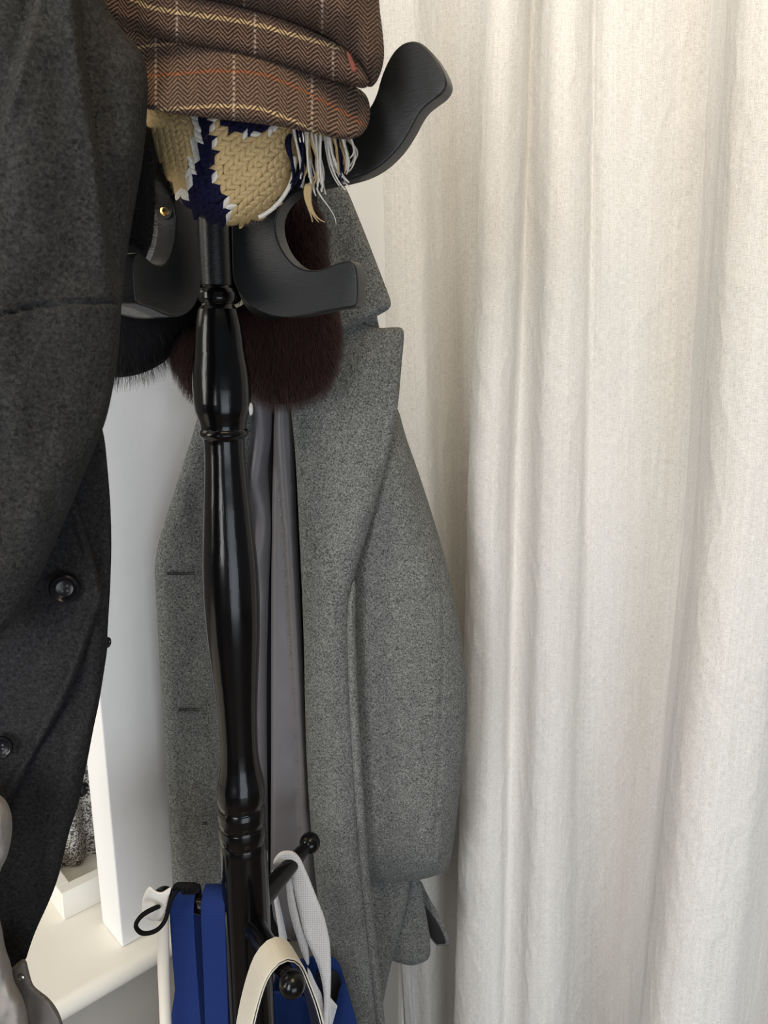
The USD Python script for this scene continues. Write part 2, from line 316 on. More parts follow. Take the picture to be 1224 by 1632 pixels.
navy_yarn = plain('navy_yarn', (.008, .008, .028), .95, .1, bump=.0015, bscale=420)
white_yarn = plain('white_yarn', (.60, .57, .51), .95, .1, bump=.0012, bscale=420)
burgundy_hair = hair('burgundy_fur', (.045, .019, .019), (.24, .125, .12), .38)
burgundy_skin = plain('burgundy_fur_ground', (.012, .005, .005), .95, .1)
black_hair = hair('black_fur', (.004, .004, .005), (.012, .011, .014), .5)
black_skin = plain('black_fur_ground', (.004, .004, .005), .95, .1)
linen_mat = linen('white_linen')
red_label = plain('red_label', (.17, .055, .04), .8, .2, bump=.0006, bscale=700)

# ------------------------------------------------------------------ room
D1 = np.array([.731, .682, 0]); NR = np.array([.682, -.731, 0]); C0 = np.array([-.344, .85, 0])
def W(t, p, z): return C0 + D1 * t - NR * p + np.array([0, 0, z])
def wbox(t0, t1, p0, p1, z0, z1, b=.002):
    return frame_to(box_b((t1 - t0, p1 - p0, z1 - z0), b), W((t0 + t1) / 2, (p0 + p1) / 2, (z0 + z1) / 2), D1, -NR, np.array([0, 0, 1]))
SILL = .66
fl = trimesh.creation.box((6, 6, .1)); fl.apply_translation((0, .5, -.05)); struct('floor', fl, floor_mat)
ce = trimesh.creation.box((6, 6, .1)); ce.apply_translation((0, .5, 2.55)); struct('ceiling', ce, ceiling_mat)  # out of view, placed for the light it bounces down
struct('wall_left', wbox(0, .524, 0, .062, SILL, 2.5, .003), paint_wall)
struct('wall_lower', wbox(-1.4, .524, 0, .7, 0, SILL - .03, .003), paint_under_shade)
struct('wall_backdrop', wbox(-1.4, .6, .62, .70, SILL - .03, 2.5, .003), dim_mat)  # added backdrop; its dark colour stands for the dim space behind
struct('wall_right', frame_to(box_b((2.6, .08, 2.5), .003), np.array([1.32, 1.40, 1.25]), np.array([1, 0, 0.]), np.array([0, 1., 0]), np.array([0, 0, 1.])), paint_wall)
struct('trim_1', wbox(.508, .530, -.012, .062, 0, 2.5, .004), paint_trim)
nose = [(-.035 + .015 - .015 * math.sin(a), SILL - .015 + .015 * math.cos(a)) for a in np.linspace(0, math.pi, 10)]
sp = np.array([(.62, SILL)] + nose + [(.62, SILL - .03)])
struct('trim_2', frame_to(bevel_extrude(sp, 1.75, .0008), W(-.525, 0, 0), -NR, np.array([0, 0, 1.]), -D1), paint_sill)
win = UsdGeom.Xform.Define(stage, path_of('window_1')).GetPrim(); win.SetCustomDataByKey('kind', 'structure')
obj('frame_rail', wbox(-.037, .50, .101, .119, SILL, SILL + .042, .0015), paint_trim, win)
obj('frame_rail', wbox(-.037, -.019, .119, .36, SILL, SILL + .042, .0015), paint_trim, win)

# patterned curtain strip in the recess behind the post
lace = M('patterned_lace', {'g': ('geometry', {}), 'n': ('noise_texture', dict(scale=60.0, detail=2.0)), 'w': ('wave_texture', dict(scale=58.0, wave_type='rings', rings_direction='spherical', distortion=14.0, detail=2.0, detail_scale=2.5)),
    'r': ('rgb_ramp', dict(ramp=[(.35, (.06, .055, .05)), (.5, (.30, .285, .26)), (.7, (.48, .46, .43))])), 'p': ('principled_bsdf', dict(roughness=.9))},
    [('g.position', 'w.vector'), ('w.fac', 'r.fac'), ('r.color', 'p.base_color')])
def drape(t0, t1, p, z0, z1, amp, folds, n=50, m=40):
    tt = np.linspace(0, 1, n); zz = np.linspace(z0, z1, m)
    A, Z = np.meshgrid(tt, zz); off = amp * np.sin(A * folds * 2 * np.pi + .5)
    def pts(dp): return (C0 + D1 * (t0 + (t1 - t0) * A)[..., None] - NR * (p + off + dp)[..., None] + np.stack([0 * Z, 0 * Z, Z], -1)).reshape(-1, 3)
    idx = np.arange(n * m).reshape(m, n); q = np.stack([idx[:-1, :-1], idx[:-1, 1:], idx[1:, 1:], idx[1:, :-1]], -1).reshape(-1, 4)
    t = np.vstack([q[:, [0, 1, 2]], q[:, [0, 2, 3]]]); k = n * m
    rim = np.r_[idx[0, :], idx[1:, -1], idx[-1, -2::-1], idx[-2:0:-1, 0]]; r2 = np.roll(rim, -1)
    s = np.vstack([np.stack([rim, rim + k, r2 + k], 1), np.stack([rim, r2 + k, r2], 1)])
    return fixed(trimesh.Trimesh(np.vstack([pts(0), pts(.003)]), np.vstack([t, t[:, ::-1] + k, s]), process=False))
tag(obj('lace_curtain', drape(-.005, .075, .20, SILL + .004, 2.3, .006, 2), lace), 'grey and white patterned drape hanging in the recess behind the white post', 'drape')
tag(obj('glass_panel', wbox(-.12, -.006, .25, .256, SILL + .004, 1.6, .001), plain('dark_panel', (.10, .10, .10), .15, .6)), 'dark glossy panel standing left of the patterned drape in the recess', 'panel')

# ------------------------------------------------------------------ linen curtain
def make_curtain():
    # columns: x on rows 0, 816, 1632 and push towards the room (m) on those rows
    cols = [(556, 590, 645, .000, .000, .000), (568, 604, 656, .006, .005, .004), (590, 622, 668, .012, .010, .006), (622, 650, 684, .018, .016, .012), (655, 680, 700, .012, .010, .002),
            (690, 705, 718, -.014, -.018, -.026), (730, 735, 745, -.034, -.040, -.044), (778, 765, 762, -.034, -.036, -.034), (795, 775, 756, .000, .004, .008),
            (779, 752, 731, .030, .038, .044), (776, 745, 724, .046, .056, .064), (788, 757, 737, .060, .072, .080), (812, 785, 765, .062, .076, .088), (836, 806, 790, .048, .060, .088), (848, 822, 806, .022, .034, .078), (862, 840, 824, .030, .042, .082),
            (885, 862, 845, .052, .064, .092), (915, 892, 870, .054, .066, .092), (938, 920, 892, .044, .054, .080), (949, 937, 915, .034, .038, .046), (962, 952, 942, .044, .038, .010), (985, 975, 968, .046, .036, -.006),
            (1030, 1010, 985, .038, .028, -.006), (1085, 1055, 1003, .024, .016, .004), (1135, 1092, 1016, .012, .010, .024), (1158, 1108, 1019, .030, .036, .066), (1164, 1112, 1024, .062, .072, .098), (1180, 1128, 1042, .078, .092, .116), (1215, 1160, 1075, .086, .104, .128), (1255, 1195, 1115, .088, .106, .130),
            (1300, 1235, 1155, .084, .100, .122), (1345, 1275, 1185, .070, .084, .100), (1375, 1305, 1205, .05, .06, .066), (1400, 1330, 1222, .036, .044, .050), (1440, 1372, 1260, .05, .062, .075), (1500, 1430, 1310, .09, .105, .115), (1580, 1500, 1370, .09, .10, .11), (1640, 1560, 1420, .05, .05, .05)]
    cols = np.array(cols, float); rows = (0, 816, 1632); K = []
    base = lambda x: 1.175 - (x - 560) / 664 * .17
    for k, r in enumerate(rows):
        x = cols[:, k]; K.append(P(x, np.full_like(x, r), base(x) - (cols[:, 3 + k] * 1.55 - .03)))
    K = np.array(K)                                        # 3 x n x 3
    n = 700; tc = np.r_[0, np.cumsum(np.linalg.norm(np.diff(K[1][:, :2], axis=0), axis=1))]
    tt = np.linspace(0, tc[-1], n)
    fine = np.array([PchipInterpolator(tc, K[k])(tt) for k in range(3)])
    from scipy.ndimage import gaussian_filter1d
    fine = gaussian_filter1d(fine, 2.2, axis=1, mode='nearest')
    m = 420; zs = np.linspace(.03, 2.35, m); XY = np.empty((m, n, 2))
    for i, z in enumerate(zs):
        z0, z1, z2 = fine[0, :, 2], fine[1, :, 2], fine[2, :, 2]
        zc = np.clip(z, z2 - .10, z0 + .12); u1 = (zc - z1) / (z0 - z1); u2 = (zc - z1) / (z2 - z1)
        a = fine[1, :, :2] + (fine[0, :, :2] - fine[1, :, :2]) * u1[:, None]; b = fine[1, :, :2] + (fine[2, :, :2] - fine[1, :, :2]) * u2[:, None]
        w = sstep(zc - z1, -.12, .12)[:, None]
        XY[i] = a * w + b * (1 - w)
    S, Z = np.meshgrid(tt, zs)
    tg = np.gradient(XY, axis=1); nr = np.stack([tg[..., 1], -tg[..., 0]], -1); nr /= np.linalg.norm(nr, axis=-1, keepdims=True) + 1e-9
    wr = .0030 * (meshkit.fbm(np.stack([S * 16, Z * 3.2, 0 * S], -1), 3, 3) - .5) + .0009 * (meshkit.fbm(np.stack([S * 120, Z * 60, 0 * S + 4], -1), 3, 9) - .5) + .0013 * (1 - np.abs(2 * meshkit.fbm(np.stack([S * 30 + Z * 9, Z * 14 - S * 10, 0 * S + 9], -1), 3, 11) - 1)) ** 8
    hem = .0012 * np.exp(-((S - .022) / .0012) ** 2)
    XY = XY + nr * (wr - hem)[..., None]
    th = .0012
    def pts(o): return np.concatenate([XY - nr * o, Z[..., None]], -1).reshape(-1, 3)
    idx = np.arange(n * m).reshape(m, n); q = np.stack([idx[:-1, :-1], idx[:-1, 1:], idx[1:, 1:], idx[1:, :-1]], -1).reshape(-1, 4)
    t = np.vstack([q[:, [0, 1, 2]], q[:, [0, 2, 3]]])
    uv = np.stack([S, Z], -1).reshape(-1, 2)
    # one closed thin sheet: front, back and a rim of its own
    k = n * m; rim = np.r_[idx[0, :], idx[1:, -1], idx[-1, -2::-1], idx[-2:0:-1, 0]]; r2 = np.roll(rim, -1)
    s = np.vstack([np.stack([rim, rim + k, r2 + k], 1), np.stack([rim, r2 + k, r2], 1)])
    return trimesh.Trimesh(np.vstack([pts(0), pts(th)]), np.vstack([t, t[:, ::-1] + k, s]), process=False), np.vstack([uv, uv])
cm, cuv = make_curtain()
tag(obj('linen_curtain', cm, linen_mat, uv=cuv), 'white linen curtain hanging in soft vertical folds right of the coat stand', 'curtain')

# ------------------------------------------------------------------ coat stand
AX = np.array([-.1465, .70])
stand = thing('coat_stand', 'black lacquered turned wooden coat stand with curved hooks and ball-tipped pegs', 'coat stand')
prof_px = [(60, 14), (80, 21), (300, 21), (452, 21.5), (457, 23), (460, 27), (466, 29.5), (474, 30), (480, 29), (484, 26), (488, 27), (492, 31), (505, 34), (522, 37), (560, 40.5), (597, 45), (620, 45.5), (640, 45), (655, 43), (668, 39), (678, 36.5), (683, 36), (685, 38), (689, 39), (693, 38.5), (697, 34), (701, 32.5), (720, 32), (765, 34), (805, 37),
           (850, 40), (892, 43), (925, 44), (956, 44), (1000, 42.5), (1040, 39.5), (1080, 36), (1110, 33.5), (1147, 31), (1190, 30), (1215, 31.5), (1235, 35), (1250, 38.5), (1262, 39.5), (1272, 38.5), (1279, 36), (1281, 35.5), (1283, 37), (1290, 38.5), (1300, 38.5), (1308, 36.5), (1310, 35.8), (1313, 37.2), (1322, 38.2), (1332, 37), (1336, 35.5), (1339, 36.5), (1346, 37.4), (1380, 37.2), (1632, 36)]
pr = []
for y, hw in prof_px:
    Yp = AX[1]; z = float(P(350, y, Yp)[2]); pr.append((z, hw * Yp / float(ray(0, y)[1]) / FPX * (1.0)))
pr = sorted(pr); zb = pr[0][0]
pr = [(.02, .021), (.05, .024), (.30, .021)] + pr
zz = np.array([a for a, _ in pr]); rr = np.array([b for _, b in pr]); zf = np.unique(np.r_[zz, np.linspace(.5, zz[-1], 260)])
obj('pole', lathe(np.stack([zf, PchipInterpolator(zz, rr)(zf)], 1), AX, 72), black_gloss, stand, smooth=True)
zc0, zc1 = float(P(350, 456, .7)[2]), float(P(350, 100, .7)[2])
obj('post_sleeve', lathe([(zc0, .0118), (zc0 + .001, .0129), (zc1 - .001, .0129), (zc1, .0118)], AX, 48), black_satin, stand, smooth=40)
for k in range(4):                                   # splayed feet, below the picture
    a = math.radians(23 + 90 * k); d = np.array([math.cos(a), math.sin(a), 0])
    c3 = np.array([*AX, 0])
    obj('foot', tube(spline([c3 + d * .01 + [0, 0, .20], c3 + d * .08 + [0, 0, .15], c3 + d * .16 + [0, 0, .05], c3 + d * .22 + [0, 0, .016]], 24), .015), black_gloss, stand)

# hook board outline: read on the board that points right, az -22 deg
AZ0 = math.radians(-22)
hook_px = [(600, 150), (606, 125), (616, 100), (628, 80), (642, 68), (658, 64), (672, 68), (688, 83), (702, 104), (711, 124), (712, 136), (704, 150), (688, 161), (674, 172), (664, 186), (652, 210), (634, 238), (610, 262), (584, 278), (556, 287), (520, 294), (485, 301), (459, 315), (444, 333), (438, 352), (439, 372), (447, 396), (462, 417), (480, 429), (500, 431), (518, 428), (536, 419), (552, 415), (562, 417), (568, 428),
           (570, 455), (569, 486), (560, 491), (535, 493), (510, 499), (480, 506), (450, 507), (420, 500), (396, 486), (380, 468), (370, 445), (369, 415), (368, 370), (368, 240), (368, 130), (369, 110), (380, 112), (386, 140), (400, 185), (430, 215), (475, 228), (520, 224), (560, 200), (588, 174)]
dirh = np.array([math.cos(AZ0), math.sin(AZ0)]); TH, OFF = .017, .0095   # boards sit beside the post, pinwheel fashion
def to_rz(x, y):
    u, b, c = (float(v) for v in ray(x, y))
    # the ray meets the board's front face: point AX + dirh*r + side*TH/2
    side = np.array([math.sin(AZ0), -math.cos(AZ0)]) * (OFF + TH / 2)
    A = np.array([[u, -dirh[0]], [b, -dirh[1]]]); s, r = np.linalg.solve(A, AX + side)
    return r, CAMZ + c * s
rz = np.array([to_rz(x, y) for x, y in hook_px])
rz = chaikin(rz, 2)
hook_local = bevel_extrude(rz, TH, .0016)              # u = radius, v = height, w = thickness
zscrew = float(to_rz(438, 352)[1]); rscrew = float(to_rz(438, 352)[0])
for k, az in enumerate((-22, -101, 158, 68)):
    a = math.radians(az); e = np.array([math.cos(a), math.sin(a), 0]); s = np.array([math.sin(a), -math.cos(a), 0])
    h = obj('hook', frame_to(hook_local, np.array([*AX, 0]) + s * OFF, e, np.array([0, 0, 1.]), s), black_satin, stand, smooth=50)
    zs_ = [] if k == 0 else [zscrew + .004]
    for z in zs_:
        c = np.array([*AX, 0]) + s * OFF + e * rscrew + [0, 0, z]
        ring = trimesh.creation.annulus(r_min=.0042, r_max=.0062, height=.0016); obj('screw_cup', frame_to(ring, c + e * .0012, np.array([0, 0, 1.]), s, e), black_satin, h)
        sc = trimesh.creation.revolve(np.array([(0, -.002), (.0042, -.002), (.0043, .0004), (.0032, .0016), (.0016, .0018), (.0014, .0004), (0, .0002)]), sections=24)
        obj('screw', frame_to(sc, c + e * .0012, np.array([0, 0, 1.]), s, e), brass, h, label='small brass screw in the hollow of the hook')
# pegs
for az, ln, z0, z1 in ((-60, .122, .842, .858), (62, .122, .842, .850), (180, .088, .846, .862)):
    a = math.radians(az); e = np.array([math.cos(a), math.sin(a), 0]); c3 = np.array([*AX, 0])
    A_, B_ = c3 + e * .012 + [0, 0, z0], c3 + e * (ln - .008) + [0, 0, z1]
    t = np.linspace(0, 1, 14); pg = obj('peg', tube(A_ + (B_ - A_) * t[:, None], np.interp(t, [0, .5, .85, 1], [.0125, .0105, .0085, .0065]), 20), black_gloss, stand, smooth=60)
    bl = trimesh.creation.icosphere(3, .0125); bl.apply_translation(c3 + e * ln + [0, 0, z1]); obj('ball_tip', bl, black_gloss, pg, smooth=True)
cap = trimesh.creation.revolve(np.array([(0, 0), (.0058, 0), (.0062, .0008), (.0052, .0020), (.003, .0027), (0, .0029)]), sections=28)
cz = float(P(392, 652, .7)[2]); ca = math.radians(2); e = np.array([math.cos(ca), math.sin(ca), 0])
obj('screw_cap', frame_to(cap, np.array([*AX, cz]) + e * .0245, np.array([0, 0, 1.]), np.array([math.sin(ca), -math.cos(ca), 0]), e), white_plastic, stand, smooth=60, label='white round cap on the side of the pole')

# ------------------------------------------------------------------ grey coat behind the pole
gc = thing('grey_coat', 'mid grey wool overcoat with notched lapel and satin lining behind the pole', 'coat')
obj('back_panel', sheet([(300, 660), (400, 560), (560, 300), (640, 700), (660, 1000), (640, 1380), (560, 1500), (420, 1500), (290, 1420), (270, 1000)], .905, .004, 10, .004, 20), grey_wool, gc)
def lf(x, y): return .855 + .02 * sstep(x, 250, 420)
left_poly = [(308, 690), (322, 640), (404, 630), (399, 700), (392, 765), (398, 830), (406, 935), (410, 1100), (412, 1450), (278, 1450), (274, 1390), (264, 1220), (254, 1050), (247, 930), (246, 900), (252, 865), (266, 820), (290, 745)]
lfp = obj('front_panel', sheet(left_poly, lf, .004, 4, .007, 16, disp=groove([(254, 900), (263, 1050), (273, 1220), (284, 1420)], 2.2, .0009), smooth=2, noise=.012, nscale=.012, seed=4), grey_wool, gc)
for x0, x1, y in ((266, 310, 914), (284, 318, 1131), (301, 330, 1312)):
    Yb = .8455 + .02 * (x0 - 250) / 170
    bh = trimesh.util.concatenate([tube(np.array([P(x, y + dy + .6 * math.sin(x), Yb) for x in np.linspace(x0, x1, 14)]), .0006, 6) for dy in (-1.4, 1.4)])
    obj('buttonhole', bh, thread, lfp)
# lining
lin = obj('lining', sheet([(375, 560), (500, 560), (505, 900), (520, 1250), (530, 1500), (380, 1500), (380, 900)], .898, .002, 8, .002, 12), satin_dark, gc, label='dark sheet standing for shade in the lining gap')  # dark sheet behind the folds, shade of the gap put into its colour
fold_l = [(398, 610), (433, 610), (434, 690), (426, 745), (431, 800), (432, 860), (428, 940), (424, 1105), (428, 1350), (430, 1470), (385, 1470), (385, 900), (392, 765)]
def fl_d(x, y): return -.004 * np.sin((x - 395) / 40 * np.pi * 1.4) + .0035 * np.sin(y / 23 + x / 14) * np.exp(-((y - 800) / 140) ** 2)
obj('lining_fold', sheet(fold_l, .885, .002, 5, .006, 12, disp=fl_d, noise=.006, nscale=.03, seed=8), satin, gc)
fold_r = [(437, 610), (466, 610), (470, 760), (476, 900), (484, 1080), (488, 1190), (496, 1300), (512, 1400), (520, 1500), (430, 1500), (432, 1300), (432, 1100), (432, 935), (434, 800)]
fr_line = curve_fn([(436, 600), (440, 700), (452, 860), (457, 935), (463, 1030), (469, 1126), (474, 1220), (478, 1330), (488, 1480)], 'y')
def fr_d(x, y):
    s = x - fr_line(y); return .006 * sstep(-s, -1.5, 1.5) * np.exp(np.minimum(s, 0) / 22) - .003 * np.exp(-((s - 9) / 7) ** 2)
obj('lining_fold', sheet(fold_r, .880, .002, 4, .006, 8, disp=fr_d, noise=.005, nscale=.02, seed=9), satin, gc)
# sleeve: a closed tube-like form
slv = [(585, 600), (632, 640), (646, 695), (668, 755), (700, 855), (722, 940), (738, 1030), (745, 1100), (743, 1165), (736, 1240), (725, 1325), (717, 1380), (708, 1392), (665, 1404), (600, 1410), (545, 1408), (540, 1250), (538, 900), (560, 680)]
obj('sleeve', sheet(slv, .905, .015, 3.5, .040, 60, back=.012, smooth=2, disp=groove([(700, 850), (707, 1000), (701, 1200), (689, 1405)], 2.2, .0026), noise=.020, nscale=.010, seed=2), grey_wool, gc)
# lower skirt panels and the vent
obj('skirt_panel', sheet([(575, 1390), (655, 1390), (652, 1420), (640, 1475), (625, 1530), (612, 1590), (604, 1640), (600, 1700), (560, 1700), (560, 1400)], .905, .004, 6, .006, 12, smooth=1), grey_wool, gc)
obj('skirt_panel', sheet([(632, 1390), (668, 1390), (676, 1440), (686, 1495), (686, 1524), (680, 1532), (657, 1540), (640, 1536), (615, 1528), (612, 1480)], .925, .004, 6, .006, 12, smooth=1), grey_wool, gc)
vent = obj('vent_flap', sheet([(655, 1395), (670, 1400), (682, 1428), (703, 1462), (718, 1503), (715, 1508), (690, 1507), (675, 1465), (660, 1420)], .950, .003, 4, .002, 6, smooth=1), grey_wool, gc)
obj('vent_lining', sheet([(665, 1424), (678, 1444), (698, 1470), (712, 1502), (708, 1505), (691, 1504), (677, 1465)], .9465, .0012, 3, .0008, 5, smooth=1), satin_dark, vent)
# front with lapel
front = [(455, 540), (520, 500), (575, 514), (600, 524), (638, 520), (645, 528), (643, 550), (640, 580), (637, 620), (633, 657), (622, 712), (602, 795), (580, 868), (562, 925), (556, 975), (557, 1040), (560, 1120), (568, 1250), (577, 1390), (590, 1500), (603, 1620), (608, 1700), (548, 1700), (522, 1570), (507, 1440), (494, 1310), (487, 1180), (484, 1000), (477, 850), (471, 720), (462, 640)]
def f_d(x, y): return -.006 * np.exp(-((x - fe(y) + 30) / 22) ** 2) * sstep(y, 700, 1000)
fe = curve_fn([(645, 530), (633, 657), (602, 795), (562, 925), (556, 975), (557, 1040), (560, 1120), (568, 1250), (577, 1390), (590, 1500), (603, 1620), (608, 1700)], 'y')
obj('front_panel', sheet(front, lambda x, y: .862 - .012 * sstep(y, 500, 900), .004, 6, .006, 12, disp=f_d, noise=.014, nscale=.012, seed=6), grey_wool, gc)
edge = [(562, 922), (568, 930), (566, 975), (568, 1040), (571, 1120), (579, 1250), (588, 1390), (600, 1500), (613, 1620), (618, 1700), (604, 1700), (598, 1620), (585, 1500), (573, 1390), (563, 1250), (555, 1120), (552, 1040), (551, 975)]
obj('front_edge', sheet(edge, .846, .004, 4, .006, 7, disp=lambda x, y: groove([(q[0] + 2.5, q[1]) for q in [(556, 975), (557, 1040), (560, 1120), (568, 1250), (577, 1390), (590, 1500), (603, 1620)]], 1.6, .0012)(x, y), smooth=2), grey_wool, gc)
coll = [(470, 290), (520, 270), (548, 292), (560, 318), (585, 380), (605, 432), (622, 476), (624, 488), (616, 496), (596, 506), (570, 518), (520, 540), (440, 560), (430, 420)]
obj('collar', sheet(coll, .850, .005, 6, .007, 14, noise=.010, nscale=.015, seed=7, smooth=1), grey_wool, gc)
obj('under_collar', sheet([(560, 480), (596, 492), (600, 512), (603, 526), (580, 530), (550, 530)], .868, .003, 5, .002, 8, smooth=1), grey_wool, gc)

# ------------------------------------------------------------------ fur
def furry(name, poly, Y, thick, bulge, bw, back, mats, n, length, width, flow, label, cat, jit=.5, seed=1):
    t = thing(name, label, cat)
    sh = sheet(poly, Y, thick, 8, bulge, bw, back=back, smooth=2)
    obj('pelt', sh, mats[1], t, smooth=True)
    rng = np.random.default_rng(seed)
    pts, fi = trimesh.sample.sample_surface(sh, n, seed=seed); nn = sh.face_normals[fi]
    S = []
    fl = np.array(flow, float)
    clump = meshkit.fbm(pts * 60, 2, seed)[:, None] - .5
    for i in range(n):
        if nn[i, 1] > .35: continue
        d = fl + nn[i] * .55 + rng.normal(0, jit, 3) * .35 + clump[i] * np.array([1.2, 0, .6]); d /= np.linalg.norm(d)
        L = length * rng.uniform(.6, 1.15); g = np.array([0, 0, -1.0]) * .35
        s = np.linspace(0, 1, 4)[:, None]
        S.append(pts[i] + (d * s + g * s * s) * L)
    curves('fur', S, width, mats[0], t, kind='stuff')
    return t
def fuzz(meshes, n, length, width, mat, parent, seed=1):
    m = trimesh.util.concatenate(meshes); rng = np.random.default_rng(seed)
    pts, fi = trimesh.sample.sample_surface(m, n, seed=seed); nn = m.face_normals[fi]; S = []
    for i in range(n):
        if nn[i, 1] > .5: continue
        d = nn[i] * .6 + rng.normal(0, .6, 3); d /= np.linalg.norm(d); L = length * rng.uniform(.4, 1.3); b = rng.normal(0, .35, 3)
        t = np.linspace(0, 1, 4)[:, None]; S.append(pts[i] + (d * t + b * t * t) * L)
    return curves('fuzz', S, width, mat, parent, kind='stuff')
furry('fur_hat', [(448, 300), (515, 320), (520, 430), (541, 505), (541, 565), (524, 615), (492, 638), (452, 646), (416, 640), (392, 615), (335, 600), (322, 640), (305, 630), (287, 606), (268, 568), (282, 520), (380, 495), (430, 450), (438, 370)], .80, .015, .030, 50, .01,
      (burgundy_hair, burgundy_skin), 26000, .0075, .00020, (.12, -.1, -.75), 'dark burgundy faux fur hat with a rounded ear flap hanging behind the pole', 'fur hat', seed=3)
fc = furry('fur_collar', [(205, 240), (400, 240), (405, 470), (345, 500), (292, 530), (272, 570), (245, 588), (212, 600), (180, 602), (150, 600), (150, 400)], .80, .02, .030, 40, .01,  # upper part widened behind hooks and pole as a dark backing
      (black_hair, black_skin), 9000, .011, .00022, (-.05, -.1, -.8), 'black shaggy fur collar between the charcoal coat and the pole, widened as dark backing', 'fur collar', seed=4)

lobe = sheet([(185, 225), (238, 225), (247, 290), (247, 350), (240, 398), (226, 402), (206, 386), (186, 400)], .563, .006, 6, .012, 18, back=.004)  # black fur piece, placed to keep the hook hollow dark
obj('pelt', lobe, black_skin, fc, smooth=True)
fuzz([lobe], 2500, .005, .0002, black_hair, fc, 66)

# ------------------------------------------------------------------ knitted scarf under the cap
sc = thing('knitted_scarf', 'chunky knitted scarf in tan, navy and white stripes bundled beneath the tweed cap', 'scarf')
body = [(215, 150), (480, 150), (476, 250), (466, 290), (445, 325), (418, 347), (388, 360), (362, 360), (332, 352), (305, 340), (282, 318), (262, 280), (240, 235)]
SY, SB, SBW = .622, .036, 62
bpoly = Polygon(chaikin(body, 2))
def scarf_Y(x, y, off=0):
    d = shapely.distance(shapely.points(np.stack([x, y], -1)), bpoly.exterior) * np.where(shapely.contains_xy(bpoly, x, y), 1, 0)
    f = np.sqrt(np.clip(1 - (1 - np.minimum(d / SBW, 1)) ** 2, 0, 1))
    # crease between the two lobes
    cr = np.exp(-((x - (318 + (y - 200) * .12)) / 16) ** 2) * .014 * sstep(-y, -330, -240)
    return SY - SB * f + cr - off
obj('core', sheet(body, SY, .012, 6, SB - .004, SBW, disp=lambda x, y: np.exp(-((x - (318 + (y - 200) * .12)) / 16) ** 2) * .014 * sstep(-y, -330, -240)), scarf_core_shade, sc, smooth=True)
navy_l = curve_fn([(312, 150), (318, 210), (318, 240), (309, 275), (300, 310), (292, 330), (285, 360)], 'y'); navy_r = curve_fn([(335, 150), (338, 200), (340, 240), (341, 275), (348, 300), (358, 322), (362, 345), (352, 365)], 'y')
top_n = curve_fn([(340, 190), (350, 200), (365, 212), (400, 216), (430, 212), (450, 190)])
leaf0 = trimesh.creation.icosphere(2, 1.0)
knit = {'tan': [], 'navy': [], 'white': []}
def leaf(x, y, ang, L, Wd, off):
    v = leaf0.vertices.copy(); taper = 1 - .35 * v[:, 0] ** 2
    lx = v[:, 0] * L; ly = v[:, 1] * Wd * taper; lz = v[:, 2] * Wd * 1.0 * taper
    ca, sa = math.cos(ang), math.sin(ang)
    X = x + lx * ca - ly * sa; Yp = y + lx * sa + ly * ca
    D = scarf_Y(X, Yp) - lz * px_m(250, .6) - off
    return trimesh.Trimesh(P(X, Yp, D), leaf0.faces, process=False)
def lay(region, colour_of, dirang, wcol, pitch, L, Wd, seed):
    rng = np.random.default_rng(seed)
    ax = np.array([math.cos(dirang), math.sin(dirang)]); ac = np.array([-ax[1], ax[0]])
    c = np.array([350, 255.])
    for i in range(-16, 17):
        for j in range(-26, 27):
            q0 = c + ac * i * wcol + ax * (j * pitch)
            for sgn in (-1, 1):
                q = q0 + ac * sgn * wcol * .25 + rng.normal(0, .7, 2)
                if not (shapely.contains_xy(bpoly.buffer(-2), *q) and region(*q)): continue
                knit[colour_of(*q)].append(leaf(*q, dirang - sgn * .52 + rng.normal(0, .06), L * rng.uniform(.92, 1.08), Wd * rng.uniform(.9, 1.1), .001))
def col(x, y):
    if x > navy_r(y):
        if 345 < x < 452 and y < top_n(x): return 'white' if y > top_n(x) - 7 else 'navy'
        return 'white' if x < navy_r(y) + (8 if y > 300 else 3) else 'tan'
    if x < navy_l(y): return 'white' if x > navy_l(y) - (12 if y < 300 else 18) else 'tan'
    return 'navy'
lay(lambda x, y: x < (navy_l(y) + navy_r(y)) / 2, col, math.radians(78), 20, 9.5, 11, 5.4, 1)
lay(lambda x, y: x >= (navy_l(y) + navy_r(y)) / 2, col, math.radians(140), 21, 11.5, 12, 5.2, 2)
for k, mt in (('tan', tan_yarn), ('navy', navy_yarn), ('white', white_yarn)):
    obj(f'{k}_stitches', trimesh.util.concatenate(knit[k]), mt, sc, smooth=True, label=f'{k} chunky knitted stitches', kind='stuff')
# selvedge strand under the right lobe and the fringe
obj('edge_strand', tube(spline([P(x, y, .603) for x, y in ((470, 250), (468, 275), (462, 295), (448, 318), (430, 336), (412, 346))], 24), .0016, 8), white_yarn, sc)
fr = [(470, 205, 478, 245, 480, 300, 'white'), (476, 205, 483, 260, 476, 295, 'navy'), (482, 200, 492, 235, 486, 280, 'tan'), (488, 205, 490, 250, 506, 310, 'white'), (494, 205, 503, 250, 494, 300, 'tan'), (500, 205, 506, 250, 512, 305, 'white'), (507, 205, 509, 260, 514, 300, 'white'),
      (515, 205, 528, 260, 548, 292, 'white'), (522, 205, 532, 255, 553, 296, 'white'), (530, 210, 538, 245, 540, 275, 'tan'), (540, 212, 547, 240, 550, 265, 'tan'), (548, 214, 552, 240, 556, 280, 'white'), (555, 214, 563, 235, 558, 262, 'white'), (535, 210, 541, 255, 545, 290, 'navy'), (463, 230, 466, 268, 463, 292, 'navy')]
rng = np.random.default_rng(8)
ym = dict(tan=tan_yarn, navy=navy_yarn, white=white_yarn)
